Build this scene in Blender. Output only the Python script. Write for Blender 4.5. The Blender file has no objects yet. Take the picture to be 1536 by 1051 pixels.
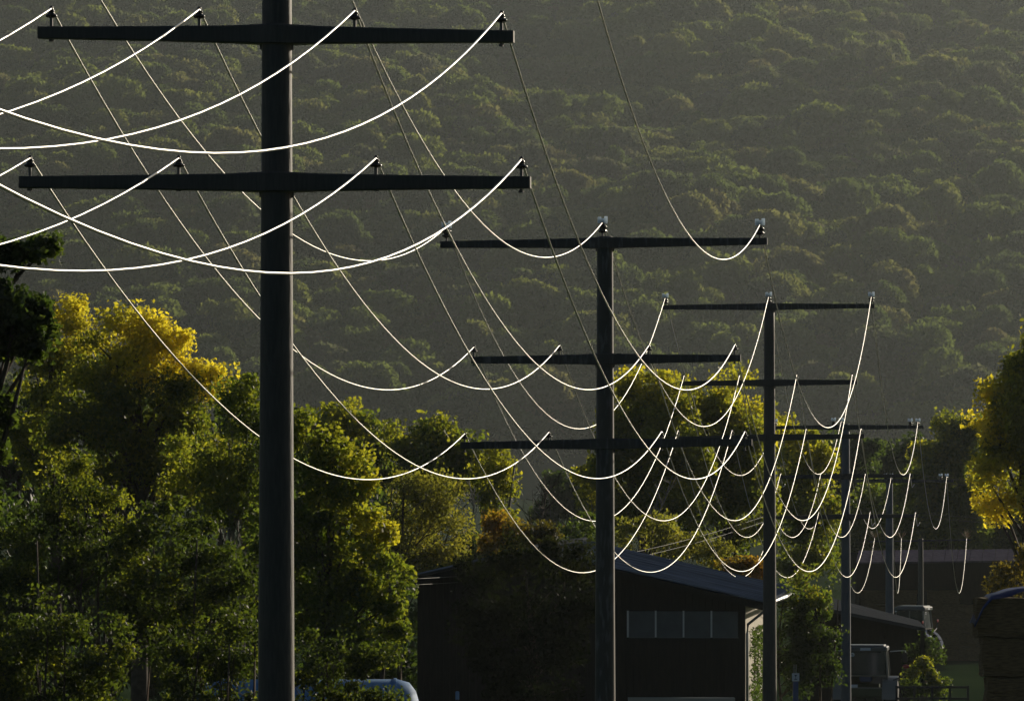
import bpy, bmesh, math, random
import numpy as np
from mathutils import Vector, Matrix, noise

S = bpy.context.scene
COL = S.collection
F = 8571.0                       # focal length in photo pixels (200 mm class lens)
PITCH = math.atan((700 - 525.5) / F)

# ------------------------------------------------------------------ camera, sky, sun
cam_d = bpy.data.cameras.new('camera'); cam = bpy.data.objects.new('camera', cam_d); COL.objects.link(cam)
cam_d.sensor_width = 36; cam_d.lens = F / 1536 * 36
cam_d.clip_start = 0.5; cam_d.clip_end = 9000
cam.rotation_euler = (math.pi / 2 + PITCH, 0, 0)
S.camera = cam

SUN_AZ = 35.0     # degrees to the right of the viewing direction (the light comes from behind the scene)
SUN_EL = 15.5
w = bpy.data.worlds.new('World'); S.world = w; w.use_nodes = True
wn = w.node_tree.nodes; wl = w.node_tree.links
sky = wn.new('ShaderNodeTexSky'); sky.sky_type = 'NISHITA'; sky.sun_disc = False
sky.sun_elevation = math.radians(SUN_EL); sky.sun_rotation = math.radians(SUN_AZ)
wn['Background'].inputs['Strength'].default_value = 0.05
wl.new(sky.outputs[0], wn['Background'].inputs[0])
sd = bpy.data.lights.new('sun', 'SUN'); sd.energy = 5.0; sd.angle = math.radians(0.5); sd.color = (1.0, 0.88, 0.70)
sun = bpy.data.objects.new('sun', sd); COL.objects.link(sun)
az, el = math.radians(SUN_AZ), math.radians(SUN_EL)
SUNV = Vector((math.sin(az) * math.cos(el), math.cos(az) * math.cos(el), math.sin(el)))
sun.rotation_euler = SUNV.to_track_quat('Z', 'Y').to_euler()
sun.location = (0, 0, 30)
S.view_settings.view_transform = 'Standard'; S.view_settings.look = 'None'
S.view_settings.exposure = -0.25; S.view_settings.gamma = 1.0; S.view_settings.use_curve_mapping = False
HAZE = 0.000037
cy = S.cycles
cy.use_denoising = True; cy.max_bounces = 6; cy.diffuse_bounces = 3; cy.glossy_bounces = 2
cy.transmission_bounces = 4; cy.volume_bounces = 1; cy.sample_clamp_indirect = 4; cy.caustics_reflective = False
cy.caustics_refractive = False; cy.use_adaptive_sampling = True; cy.adaptive_threshold = 0.02
S.render.film_transparent = False

# ------------------------------------------------------------------ helpers
def at(x, y, d):
    """photo pixel -> point on the vertical plane at distance d"""
    u = (x - 768) / F; v = -(y - 525.5) / F
    fy = math.cos(PITCH) - v * math.sin(PITCH); fz = math.sin(PITCH) + v * math.cos(PITCH)
    k = d / fy
    return Vector((u * k, d, fz * k))

def tag(o, label=None, cat=None, group=None, kind=None):
    if label: o['label'] = label
    if cat: o['category'] = cat
    if group: o['group'] = group
    if kind: o['kind'] = kind
    return o

def empty(name, loc, rz=0, label=None, cat=None, group=None):
    o = bpy.data.objects.new(name, None); COL.objects.link(o); o.location = loc; o.rotation_euler = (0, 0, rz)
    o.empty_display_size = .2
    return tag(o, label, cat, group)

class MB:
    def __init__(s): s.v = []; s.f = []
    def add(s, vs, fs):
        b = len(s.v); s.v += [tuple(p) for p in vs]; s.f += [tuple(b + i for i in q) for q in fs]; return s
    def box(s, c, d, rz=0, m=None):
        x, y, z = [q / 2 for q in d]
        P = [Vector(p) for p in ((-x,-y,-z),(x,-y,-z),(x,y,-z),(-x,y,-z),(-x,-y,z),(x,-y,z),(x,y,z),(-x,y,z))]
        R = Matrix.Rotation(rz, 3, 'Z') if m is None else m
        return s.add([R @ p + Vector(c) for p in P], [(0,3,2,1),(4,5,6,7),(0,1,5,4),(1,2,6,5),(2,3,7,6),(3,0,4,7)])
    def hexa(s, P):
        return s.add(P, [(0,3,2,1),(4,5,6,7),(0,1,5,4),(1,2,6,5),(2,3,7,6),(3,0,4,7)])
    def tube(s, pts, rad, n=6, cap=True):
        pts = [Vector(p) for p in pts]
        if not hasattr(rad, '__len__'): rad = [rad] * len(pts)
        vs = []; fs = []
        up = Vector((0, 0, 1))
        for i, p in enumerate(pts):
            t = (pts[min(i + 1, len(pts) - 1)] - pts[max(i - 1, 0)]).normalized()
            a = t.cross(up)
            if a.length < .05: a = t.cross(Vector((1, 0, 0)))
            a.normalize(); b = t.cross(a)
            for k in range(n):
                q = 2 * math.pi * k / n
                vs.append(p + (a * math.cos(q) + b * math.sin(q)) * rad[i])
        for i in range(len(pts) - 1):
            for k in range(n):
                k2 = (k + 1) % n
                fs.append((i*n+k, i*n+k2, (i+1)*n+k2, (i+1)*n+k))
        if cap:
            fs.append(tuple(range(n - 1, -1, -1))); fs.append(tuple((len(pts) - 1) * n + k for k in range(n)))
        return s.add(vs, fs)
    def lathe(s, prof, c=(0,0,0), n=16, m=None):
        vs = []; fs = []
        M = m or Matrix.Identity(3)
        for r, z in prof:
            for k in range(n):
                q = 2 * math.pi * k / n
                vs.append(M @ Vector((r * math.cos(q), r * math.sin(q), z)) + Vector(c))
        for i in range(len(prof) - 1):
            for k in range(n):
                k2 = (k + 1) % n
                fs.append((i*n+k, i*n+k2, (i+1)*n+k2, (i+1)*n+k))
        fs.append(tuple(range(n - 1, -1, -1))); fs.append(tuple((len(prof) - 1) * n + k for k in range(n)))
        return s.add(vs, fs)
    def mesh(s, name, mat, smooth=False, bevel=0):
        me = bpy.data.meshes.new(name); me.from_pydata(s.v, [], s.f)
        if bevel:
            bm = bmesh.new(); bm.from_mesh(me)
            bmesh.ops.bevel(bm, geom=[e for e in bm.edges], offset=bevel, segments=1, affect='EDGES', profile=.5)
            bm.to_mesh(me); bm.free()
        me.materials.append(mat)
        if smooth:
            me.polygons.foreach_set('use_smooth', [True] * len(me.polygons))
        me.update(); return me
    def build(s, name, mat, parent=None, smooth=False, bevel=0, loc=None, rz=0):
        o = bpy.data.objects.new(name, s.mesh(name, mat, smooth, bevel)); COL.objects.link(o)
        if parent: o.parent = parent
        if loc is not None: o.location = loc
        o.rotation_euler.z = rz
        return o

def obj(name, me, parent=None, loc=(0,0,0), rz=0):
    o = bpy.data.objects.new(name, me); COL.objects.link(o); o.location = loc; o.rotation_euler.z = rz
    if parent: o.parent = parent
    return o

def copy_tree(o, parent=None):
    c = o.copy(); COL.objects.link(c); c.parent = parent
    for ch in list(o.children): copy_tree(ch, c)
    return c

# ------------------------------------------------------------------ materials
def mat(name, col, rough=.7, metal=0, noise_col=None, scale=3, detail=5, bump=0, coord='Object', spec=.4, stretch=(1,1,1), contrast=(.35,.65)):
    m = bpy.data.materials.new(name); m.use_nodes = True; n = m.node_tree.nodes; l = m.node_tree.links
    b = n['Principled BSDF']; b.inputs['Base Color'].default_value = (*col, 1)
    b.inputs['Roughness'].default_value = rough; b.inputs['Metallic'].default_value = metal
    b.inputs['Specular IOR Level'].default_value = spec
    if noise_col or bump:
        tc = n.new('ShaderNodeTexCoord'); mp = n.new('ShaderNodeMapping'); mp.inputs['Scale'].default_value = stretch
        nz = n.new('ShaderNodeTexNoise'); nz.inputs['Scale'].default_value = scale; nz.inputs['Detail'].default_value = detail
        l.new(tc.outputs[coord], mp.inputs[0]); l.new(mp.outputs[0], nz.inputs['Vector'])
        if noise_col:
            cr = n.new('ShaderNodeValToRGB'); cr.color_ramp.elements[0].position = contrast[0]; cr.color_ramp.elements[1].position = contrast[1]
            cr.color_ramp.elements[0].color = (*col, 1); cr.color_ramp.elements[1].color = (*noise_col, 1)
            l.new(nz.outputs['Fac'], cr.inputs[0]); l.new(cr.outputs[0], b.inputs['Base Color'])
        if bump:
            bp = n.new('ShaderNodeBump'); bp.inputs['Strength'].default_value = bump; bp.inputs['Distance'].default_value = .02
            l.new(nz.outputs['Fac'], bp.inputs['Height']); l.new(bp.outputs[0], b.inputs['Normal'])
    return m

def leaf_mat(name, cols, trans=.64, gloss=.035, tcol=2.9, per_object=0):
    """cols: list of colours spread over the 'tint' attribute 0..1"""
    m = bpy.data.materials.new(name); m.use_nodes = True; n = m.node_tree.nodes; l = m.node_tree.links
    n.remove(n['Principled BSDF']); out = n['Material Output']
    at_ = n.new('ShaderNodeAttribute'); at_.attribute_name = 'tint'
    src = at_.outputs['Fac']
    if per_object:
        oi = n.new('ShaderNodeObjectInfo'); mm = n.new('ShaderNodeMath'); mm.operation = 'MULTIPLY_ADD'
        mm.inputs[1].default_value = per_object; l.new(oi.outputs['Random'], mm.inputs[0]); l.new(src, mm.inputs[2]); src = mm.outputs[0]
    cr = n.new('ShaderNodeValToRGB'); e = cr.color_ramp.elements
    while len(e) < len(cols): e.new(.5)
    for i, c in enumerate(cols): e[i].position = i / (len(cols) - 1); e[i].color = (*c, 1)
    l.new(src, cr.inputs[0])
    d = n.new('ShaderNodeBsdfDiffuse'); t = n.new('ShaderNodeBsdfTranslucent'); g = n.new('ShaderNodeBsdfGlossy'); g.inputs['Roughness'].default_value = .5
    g.inputs['Color'].default_value = (.9, .9, .9, 1)
    l.new(cr.outputs[0], d.inputs[0])
    mc = n.new('ShaderNodeVectorMath'); mc.operation = 'MULTIPLY'; mc.inputs[1].default_value = (tcol * 1.0, tcol * 1.04, tcol * .45)
    l.new(cr.outputs[0], mc.inputs[0]); l.new(mc.outputs[0], t.inputs[0])
    m1 = n.new('ShaderNodeMixShader'); m1.inputs[0].default_value = trans; l.new(d.outputs[0], m1.inputs[1]); l.new(t.outputs[0], m1.inputs[2])
    m2 = n.new('ShaderNodeMixShader'); m2.inputs[0].default_value = gloss; l.new(m1.outputs[0], m2.inputs[1]); l.new(g.outputs[0], m2.inputs[2])
    l.new(m2.outputs[0], out.inputs[0])
    return m

M = {}
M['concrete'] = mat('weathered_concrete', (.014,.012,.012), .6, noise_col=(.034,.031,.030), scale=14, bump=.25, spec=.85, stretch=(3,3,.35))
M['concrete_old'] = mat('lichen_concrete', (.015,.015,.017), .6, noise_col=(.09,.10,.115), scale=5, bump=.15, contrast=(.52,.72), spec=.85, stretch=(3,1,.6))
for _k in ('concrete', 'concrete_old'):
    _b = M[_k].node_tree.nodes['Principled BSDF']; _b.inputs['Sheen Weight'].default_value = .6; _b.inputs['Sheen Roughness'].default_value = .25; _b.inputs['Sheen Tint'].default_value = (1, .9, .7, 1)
M['porcelain'] = mat('dark_porcelain', (.03,.018,.012), .18, spec=.6)
M['pin'] = mat('galvanised_pin', (.12,.12,.12), .5, .7)
M['cap'] = mat('moulded_insulator_cover', (.85,.90,.97), .25, 0)
_m = M['cap']; _n = _m.node_tree.nodes; _l = _m.node_tree.links
_t = _n.new('ShaderNodeBsdfTranslucent'); _t.inputs[0].default_value = (.88, .95, 1, 1); _x = _n.new('ShaderNodeMixShader'); _x.inputs[0].default_value = .8
_l.new(_n['Principled BSDF'].outputs[0], _x.inputs[1]); _l.new(_t.outputs[0], _x.inputs[2]); _l.new(_x.outputs[0], _n['Material Output'].inputs[0])
M['wire'] = mat('aluminium_wire', (.82,.80,.74), .34, 1.0, spec=.5)
M['cable'] = mat('service_cable', (.05,.05,.05), .6)
M['timber'] = mat('black_timber', (.010,.009,.009), .9, noise_col=(.018,.016,.014), scale=2, stretch=(8,1,1))
M['roof'] = mat('fibre_cement_roof', (.022,.026,.032), 1.0, noise_col=(.075,.08,.09), scale=1.2, stretch=(.5,6,1), bump=.3, spec=0)
M['barn_roof'] = mat('blue_grey_ribbed_roof', (.045,.055,.075), 1.0, noise_col=(.30,.33,.40), scale=1.1, detail=8, stretch=(.45,7,1), bump=.3, spec=0, contrast=(.3,.75))
M['roof_metal'] = mat('metal_roof', (.05,.045,.065), 1, noise_col=(.075,.07,.095), scale=1, stretch=(4,1,1), spec=0)
M['glass'] = mat('frosted_pane', (.10,.11,.12), .35, noise_col=(.14,.15,.16), scale=2)
M['white'] = mat('white_paint', (.7,.7,.68), .5)
M['plaster'] = mat('cream_plaster', (.6,.55,.45), .9, noise_col=(.5,.45,.36), scale=3)
M['zinc'] = mat('zinc_gutter', (.45,.46,.48), .4, .8)
M['straw'] = mat('straw', (.075,.045,.02), .95, noise_col=(.20,.125,.05), scale=5, stretch=(1,1,6), bump=1, contrast=(.3,.7))
M['tarp'] = mat('blue_tarpaulin', (.012,.025,.13), .5, spec=.3)
M['tyre'] = mat('rubber', (.015,.015,.015), .8)
M['green_paint'] = mat('dark_green_paint', (.02,.05,.02), .3, spec=.6)
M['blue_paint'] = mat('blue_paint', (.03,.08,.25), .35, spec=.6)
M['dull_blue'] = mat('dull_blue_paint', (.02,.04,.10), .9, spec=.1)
M['galvanised'] = mat('galvanised_pole', (.035,.055,.095), .55, noise_col=(.05,.075,.12), scale=4, spec=.8)
M['tank_paint'] = mat('pale_blue_tank_paint', (.07,.20,.42), .7, noise_col=(.14,.28,.48), scale=2.5, detail=8)
M['dark_metal'] = mat('dark_metal', (.05,.05,.05), .45, .5)
M['cab_glass'] = mat('cab_glass', (.02,.025,.035), .08, spec=.9)
M['roof_white'] = mat('cab_roof_paint', (.10,.11,.12), .35)
M['frame_paint'] = mat('grey_frame_paint', (.16,.16,.15), .3, spec=.7)
M['red'] = mat('red_lens', (.35,.03,.04), .3)
M['sticker'] = mat('white_sticker', (.65,.68,.75), .5)
M['ink'] = mat('dark_ink', (.03,.05,.12), .6)
M['bark'] = mat('brown_bark', (.05,.038,.028), .9, noise_col=(.09,.07,.05), scale=6, bump=.6)
M['birch'] = mat('birch_bark', (.24,.22,.19), .8, noise_col=(.05,.045,.04), scale=4, stretch=(1,1,3), contrast=(.5,.7))
M['dry'] = mat('dry_spikes', (.42,.30,.14), .6)
M['grass'] = mat('meadow_grass', (.018,.034,.014), .95, noise_col=(.03,.05,.02), scale=.05, detail=9, spec=0)
M['rail'] = mat('dark_rail', (.03,.03,.03), .6)

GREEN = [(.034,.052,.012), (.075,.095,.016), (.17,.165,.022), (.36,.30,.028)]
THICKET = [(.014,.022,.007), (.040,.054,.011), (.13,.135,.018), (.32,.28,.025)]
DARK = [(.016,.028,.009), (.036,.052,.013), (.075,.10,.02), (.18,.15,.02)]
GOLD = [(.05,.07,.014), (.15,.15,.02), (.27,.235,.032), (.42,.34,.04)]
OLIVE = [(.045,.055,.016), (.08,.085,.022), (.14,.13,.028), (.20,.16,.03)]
ORANGE = [(.02,.024,.008), (.055,.045,.010), (.14,.105,.016), (.22,.11,.016)]
M['leaf_green'] = leaf_mat('green_leaves', GREEN)
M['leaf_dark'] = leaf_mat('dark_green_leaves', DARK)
M['leaf_thicket'] = leaf_mat('thicket_leaves', THICKET, gloss=.03)
M['leaf_black'] = leaf_mat('shade_black_leaves', [(.006,.009,.004), (.010,.014,.006), (.018,.022,.008), (.05,.045,.012)], trans=.3, gloss=.01)  # near-black palette: the tree's deep shade is put into the leaf colour
M['leaf_gold'] = leaf_mat('golden_leaves', GOLD)
M['leaf_olive'] = leaf_mat('olive_leaves', OLIVE)
M['leaf_orange'] = leaf_mat('orange_leaves', ORANGE)
HILLC = [(.13,.12,.14), (.07,.095,.055), (.11,.14,.065), (.155,.18,.07), (.15,.135,.105)]
M['leaf_hill'] = leaf_mat('hill_foliage', HILLC, trans=.58, gloss=0, tcol=1.35, per_object=.9)

# ------------------------------------------------------------------ terrain
ZT = [(-1700,340),(-1000,215),(-350,50),(-120,-.5),(-60,-1.7),(0,-1.75),(60,-5.6),(105,-8.2),(163,-8.4),(220,-10.5),(282,-11.7),(340,-12.0),(600,-13.5),(1300,-17),(1640,-9),(1900,50),(2300,133),(2750,224),(3080,280),(3250,292),(3500,290),(4500,250),(6000,200)]  # rise behind the camera is added, unseen ground that blocks low sky light
_zy = np.array([a for a, b in ZT], float); _zz = np.array([b for a, b in ZT], float)
def ground_z(x, y):
    z = float(np.interp(y, _zy, _zz))
    k = min(max((y - 1450) / 500, 0), 1)
    if k > 0:
        z += k * (noise.noise(Vector((x * .008, y * .004, 3.1))) * 13 + noise.noise(Vector((x * .02, y * .013, 7.7))) * 6)
    k2 = min(max((y - 300) / 200, 0), 1) + min(max((-y - 200) / 200, 0), 1) * 12
    return z + k2 * noise.noise(Vector((x * .01, y * .01, 1.3))) * 1.0
xs = sorted(set([-2600,-1800,-1300,-900,-600] + list(range(-480, 481, 24)) + [600,900,1300,1800,2600]))
ys = sorted(set([-1700,-1400,-1200,-1000,-800,-600,-450,-350,-250,-180,-120,-60,-20] + list(range(0, 400, 20)) + list(range(400, 1500, 50)) + list(range(1500, 2900, 30)) + [3000,3200,3600,4200,6000]))
g = MB()
for y in ys:
    for x in xs: g.v.append((x, y, ground_z(x, y)))
nx = len(xs)
for j in range(len(ys) - 1):
    for i in range(nx - 1): g.f.append((j*nx+i, j*nx+i+1, (j+1)*nx+i+1, (j+1)*nx+i))
tag(g.build('ground', M['grass'], smooth=True), kind='structure')

# ------------------------------------------------------------------ leaves
def leaf_mesh(name, P, size, tint, material, rng, flat=.0):
    """P (n,3) positions, size (n,), tint (n,) -> mesh of bent four-cornered leaves"""
    n = len(P)
    nrm = rng.normal(size=(n, 3)); nrm[:, 2] *= (1 + flat); nrm /= np.linalg.norm(nrm, axis=1)[:, None]
    a = np.cross(nrm, rng.normal(size=(n, 3))); a /= np.linalg.norm(a, axis=1)[:, None] + 1e-9
    b = np.cross(nrm, a)
    s = size[:, None]
    V = np.empty((n, 4, 3))
    V[:, 0] = P + a * s * .62; V[:, 1] = P + b * s * .36 + nrm * s * .10
    V[:, 2] = P - a * s * .62; V[:, 3] = P - b * s * .36 + nrm * s * .10
    me = bpy.data.meshes.new(name)
    me.vertices.add(n * 4); me.vertices.foreach_set('co', V.reshape(-1).astype(np.float32))
    me.loops.add(n * 4); me.loops.foreach_set('vertex_index', np.arange(n * 4, dtype=np.int32))
    me.polygons.add(n); me.polygons.foreach_set('loop_start', (np.arange(n) * 4).astype(np.int32))
    me.update(calc_edges=True)
    at_ = me.attributes.new('tint', 'FLOAT', 'FACE'); at_.data.foreach_set('value', np.clip(tint, 0, 1).astype(np.float32))
    me.materials.append(material)
    return me

DMUL = 4.2
def crown_points(lobes, D, rng, dens, crad, squash=1.0, clump=.62):
    """cluster centres spread through ellipsoid lobes given as (px, py, rx, ry, yellow)"""
    C = []; Y = []
    k = F / D
    for lb in lobes:
        x, y, rx, ry = lb[:4]; yel = lb[4] if len(lb) > 4 else .35  # yellow tint: leaf colour plus sunlight painted onto tops and right flanks
        c = at(x, y, D); rx /= k; ry /= k; rd = max(rx, ry) * .9
        n = max(8, int(DMUL * dens * rx * ry * rd * 4.19))
        u = rng.normal(size=(n, 3)); u /= np.linalg.norm(u, axis=1)[:, None]
        r = rng.random(n) ** .42 * (.80 + .3 * rng.random(n))
        nb = max(5, int(7 + 5 * rng.random())); bu = rng.normal(size=(nb, 3)); bu /= np.linalg.norm(bu, axis=1)[:, None]
        bc = bu * (.62 + .42 * rng.random(nb))[:, None]; w_ = rng.integers(nb, size=n)
        sub = bc[w_] + u * (rng.random(n) ** .6 * (.26 + .16 * rng.random(nb))[w_])[:, None]
        core = u * (r * .86)[:, None]; mixm = rng.random(n) < clump
        q = np.where(mixm[:, None], sub, core) * np.array([rx, rd * squash, ry])
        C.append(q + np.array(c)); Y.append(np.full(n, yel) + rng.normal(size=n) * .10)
    return np.vstack(C), np.concatenate(Y)

TRIS = [0]; PMUL = 2.0
def make_tree(name, label, cat, D, lobes, leafm, base_px, seed, leaf=.11, dens=1.1, per=60, crad=.42, bark='bark', trunk_r=.18, limbs=26, stems=1, clump=.62, group=None, yshift=0, squash=1.0, spread=.0):
    rng = np.random.default_rng(seed)
    c = at(base_px, 700, D + yshift); gz = ground_z(c.x, c.y)
    root = empty(name, (c.x, c.y, gz), 0, label, cat, group)
    org = np.array([c.x, c.y, gz])
    C, Y = crown_points(lobes, D + yshift, rng, dens, crad, squash, clump)
    keep = C[:, 2] > gz + .25; C = C[keep]; Y = Y[keep]
    n = len(C)
    cr = crad * (.6 + .8 * rng.random(n))
    cnt = np.maximum(4, (PMUL * per * (.4 + 1.2 * rng.random(n))).astype(int))
    idx = np.repeat(np.arange(n), cnt); m = len(idx)
    P = C[idx] + np.clip(rng.normal(size=(m, 3)), -1.7, 1.7) * (cr[idx] * .52)[:, None] * np.array([1, 1, .8])
    P[:, 2] = np.maximum(P[:, 2], gz + .05)
    size = leaf * (.6 + .8 * rng.random(m)); tint = Y[idx] + rng.normal(size=m) * .10
    me = leaf_mesh('crown', P - org, size, tint, M[leafm], rng)
    o = bpy.data.objects.new('crown', me); COL.objects.link(o); o.parent = root
    TRIS[0] += m * 2
    # trunk and limbs
    tr = MB(); zc = C[:, 2].mean() - gz; top = np.percentile(C[:, 2], 88) - gz
    cen = C.mean(0) - org
    bx = []
    for s_ in range(stems):
        ox = rng.normal() * spread; oy = rng.normal() * spread * .5
        tx = cen[0] + rng.normal() * .15 * max(.3, spread) + ox; 
        pts = [(ox, oy, -.3)]
        for q in (.25, .5, .75, 1):
            pts.append((ox + (tx - ox) * q ** 1.5 + rng.normal() * .06, oy + cen[1] * q + rng.normal() * .06, top * q))
        tr.tube(pts, [trunk_r * (1 - .17 * i) for i in range(5)], 7)
        bx.append(pts)
    for k_ in range(limbs):
        e = C[rng.integers(n)] - org; pts = bx[rng.integers(len(bx))]
        q = min(.95, max(.12, e[2] / top * (.62 + .28 * rng.random()))) * 4
        i = int(q); f = q - i; a = Vector(pts[i]).lerp(Vector(pts[min(i + 1, 4)]), f)
        e = Vector(e); mid = a.lerp(e, .5) + Vector((rng.normal() * .15, rng.normal() * .15, .12 * (e - a).length))
        r0 = trunk_r * .38 * (1 - .15 * i)
        tr.tube([a, mid, e], [r0, r0 * .6, r0 * .18], 5)
    tr.build('trunk', M[bark], root, smooth=True)
    return root

# ------------------------------------------------------------------ hillside forest (one mass of far trees)
def forest():
    protos = []
    pc = bpy.data.collections.new('forest_tree_kinds')
    for k in range(6):
        rng = np.random.default_rng(500 + k)
        C = []
        for j in range(9 + k % 3):
            a = rng.random() * 6.28; r = 3.6 * rng.random() ** .5
            C.append((r * math.cos(a), r * math.sin(a), 7.0 + 3.6 * rng.random() - r * .55, 1.6 + 1.1 * rng.random()))
        P = []; T = []
        for x, y, z, rr in C:
            n = 300
            u = rng.normal(size=(n, 3)); u /= np.linalg.norm(u, axis=1)[:, None]
            u[:, 2] = np.abs(u[:, 2]) * 1.0 - .25
            P.append(u * rr * (.75 + .4 * rng.random(n))[:, None] + np.array((x, y, z))); T.append(np.full(n, rng.random() * .10) + rng.random(n) * .08)
        # lower skirt of the crown
        n = 520; a = rng.random(n) * 6.28; P.append(np.c_[np.cos(a) * 4.2 * (.7 + .4 * rng.random(n)), np.sin(a) * 4.2 * (.7 + .4 * rng.random(n)), rng.random(n) * 6.5 + 1]); T.append(rng.random(n) * .15)
        P = np.vstack(P); T = np.concatenate(T)
        me = leaf_mesh('forest_crown', P, .62 * (.6 + .8 * rng.random(len(P))), T, M['leaf_hill'], rng)
        o = bpy.data.objects.new('forest_crown', me); pc.objects.link(o)
    rng = np.random.default_rng(77)
    pts = []; scl = []; rot = []
    y = 1600
    while y < 2900:
        hw = .0896 * y * 1.25 + 25
        x = -hw
        while x < hw:
            px = x + rng.normal() * 3.3; py = y + rng.normal() * 3.6
            edge = 1665 + 35 * noise.noise(Vector((px * .02, 0, 5)))
            if py > edge:
                pts.append((px, py, ground_z(px, py) - 1.2))
                patch = noise.noise(Vector((px * .008, py * .005, 9)))
                s = (.66 + .75 * rng.random() ** 1.3) * (1 + .12 * patch) * 1.58
                scl.append((s, s, s * (.9 + .35 * rng.random()))); rot.append((0, 0, rng.random() * 6.28))
            x += 10.6 + rng.random() * 3.4
        y += 10.6
    me = bpy.data.meshes.new('hillside_forest'); me.from_pydata(pts, [], [])
    a = me.attributes.new('scl', 'FLOAT_VECTOR', 'POINT'); a.data.foreach_set('vector', np.array(scl, np.float32).reshape(-1))
    a = me.attributes.new('rot', 'FLOAT_VECTOR', 'POINT'); a.data.foreach_set('vector', np.array(rot, np.float32).reshape(-1))
    o = bpy.data.objects.new('hillside_forest', me); COL.objects.link(o)
    ng = bpy.data.node_groups.new('scatter_forest', 'GeometryNodeTree')
    ng.interface.new_socket('Geometry', in_out='INPUT', socket_type='NodeSocketGeometry')
    ng.interface.new_socket('Geometry', in_out='OUTPUT', socket_type='NodeSocketGeometry')
    N = ng.nodes; L = ng.links
    gi = N.new('NodeGroupInput'); go = N.new('NodeGroupOutput')
    ci = N.new('GeometryNodeCollectionInfo'); ci.inputs['Collection'].default_value = pc
    ci.inputs['Separate Children'].default_value = True; ci.inputs['Reset Children'].default_value = True
    ip = N.new('GeometryNodeInstanceOnPoints'); ip.inputs['Pick Instance'].default_value = True
    a1 = N.new('GeometryNodeInputNamedAttribute'); a1.data_type = 'FLOAT_VECTOR'; a1.inputs['Name'].default_value = 'scl'
    a2 = N.new('GeometryNodeInputNamedAttribute'); a2.data_type = 'FLOAT_VECTOR'; a2.inputs['Name'].default_value = 'rot'
    L.new(gi.outputs[0], ip.inputs['Points']); L.new(ci.outputs[0], ip.inputs['Instance'])
    L.new(a1.outputs[0], ip.inputs['Scale']); L.new(a2.outputs[0], ip.inputs['Rotation'])
    L.new(ip.outputs[0], go.inputs[0])
    md = o.modifiers.new('scatter', 'NODES'); md.node_group = ng
    tag(o, 'dense hazy broadleaf forest covering the whole hillside behind the wires', 'forest', kind='stuff')
    print('forest trees', len(pts))
forest()

# ------------------------------------------------------------------ pylon line
PD = {1: 60, 2: 105, 3: 163, 4: 219.6, 5: 282.5, 6: 340}
PX = {1: 415.5, 2: 907.5, 3: 1154, 4: 1268.5, 5: 1334, 6: 1381}
# insulator heads in the photo, per pole: top, middle, lowest crossarm
T = {1: {'t': [(-4,-285),(415,-285),(823,-285)], 'm': [(77,13),(299,14),(532,16),(752,20)], 'l': [(45,237),(268,237),(564,237),(782,239)]},
     2: {'t': [(670,340),(904,333),(1140,336)], 'm': [(711,520),(839,518),(973,518),(1102,517)], 'l': [(697,650),(823,648),(992,647),(1117,647)]},
     3: {'t': [(998,445),(1153,443),(1307,443)], 'm': [(1026,563),(1109,563),(1195,562),(1278,562)], 'l': [(1017,645),(1098,645),(1209,643),(1291,643)]},
     4: {'t': [(1163,632),(1262,630),(1377,631)], 'm': [(1171,710),(1231,710),(1298,710),(1365,710)], 'l': [(1163,768),(1228,768),(1305,768),(1373,768)]},
     5: {'t': [(1245,713),(1337,713),(1420,713)]}, 6: {'t': [(1312,806),(1352,806),(1450,806)]}}
# crossarm ends (xl, yl, xr, yr) at the beam centre line, end and middle beam depth in metres
ARM = {1: {'t': (-13,-256,845,-256), 'm': (58,49.5,771,55.5), 'l': (30,273.5,796,274)},
       2: {'t': (661,367,1151,362), 'm': (707,540,1111,537), 'l': (691,668,1128,663)},
       3: {'t': (994,461,1312,459), 'm': (1020,575,1286,573), 'l': (1005,658,1297,654)},
       4: {'t': (1152,641,1386,640), 'm': (1168,715,1369,713), 'l': (1158,776,1377,773)},
       5: {'t': (1236,720.5,1430,721)}, 6: {'t': (1303,812,1456,809)}}
SLOPE = .095
def on_arm(n, x, y):
    c = at(PX[n], y, PD[n]); d = PD[n]
    for _ in range(3):
        p = at(x, y, d); d = PD[n] - SLOPE * (p.x - c.x)
    return at(x, y, d)

def pin_insulator():
    m = MB().lathe([(.020,.085),(.052,.092),(.064,.104),(.062,.116),(.040,.128),(.032,.140),(.038,.152),(.034,.166),(.020,.178),(.024,.19),(.018,.204),(.005,.215)], n=14)
    s = MB().lathe([(.014,-.15),(.014,.0),(.018,.0),(.018,.09)], n=8)
    s.lathe([(.028,-.165),(.028,-.14)], n=6)
    return m.mesh('insulator', M['porcelain'], True), s.mesh('pin', M['pin'])
PIN_I, PIN_P = pin_insulator()
def top_insulator():
    m = MB().lathe([(.05,.0),(.085,.02),(.088,.035),(.05,.06),(.06,.085),(.082,.10),(.084,.115),(.048,.14),(.045,.17)], n=14)
    s = MB().lathe([(.018,-.16),(.018,.01),(.03,.01)], n=8)
    c = MB()
    c.lathe([(.05,.165),(.062,.175),(.062,.215),(.035,.235)], n=14)
    c.box((-.058,0,.235), (.066,.16,.115)); c.box((.060,0,.240), (.062,.16,.125)); c.box((0,0,.225), (.15,.13,.085))
    return m.mesh('insulator', M['porcelain'], True), s.mesh('pin', M['pin']), c.mesh('cap', M['cap'], bevel=.008)
TOP_I, TOP_P, TOP_C = top_insulator()

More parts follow.
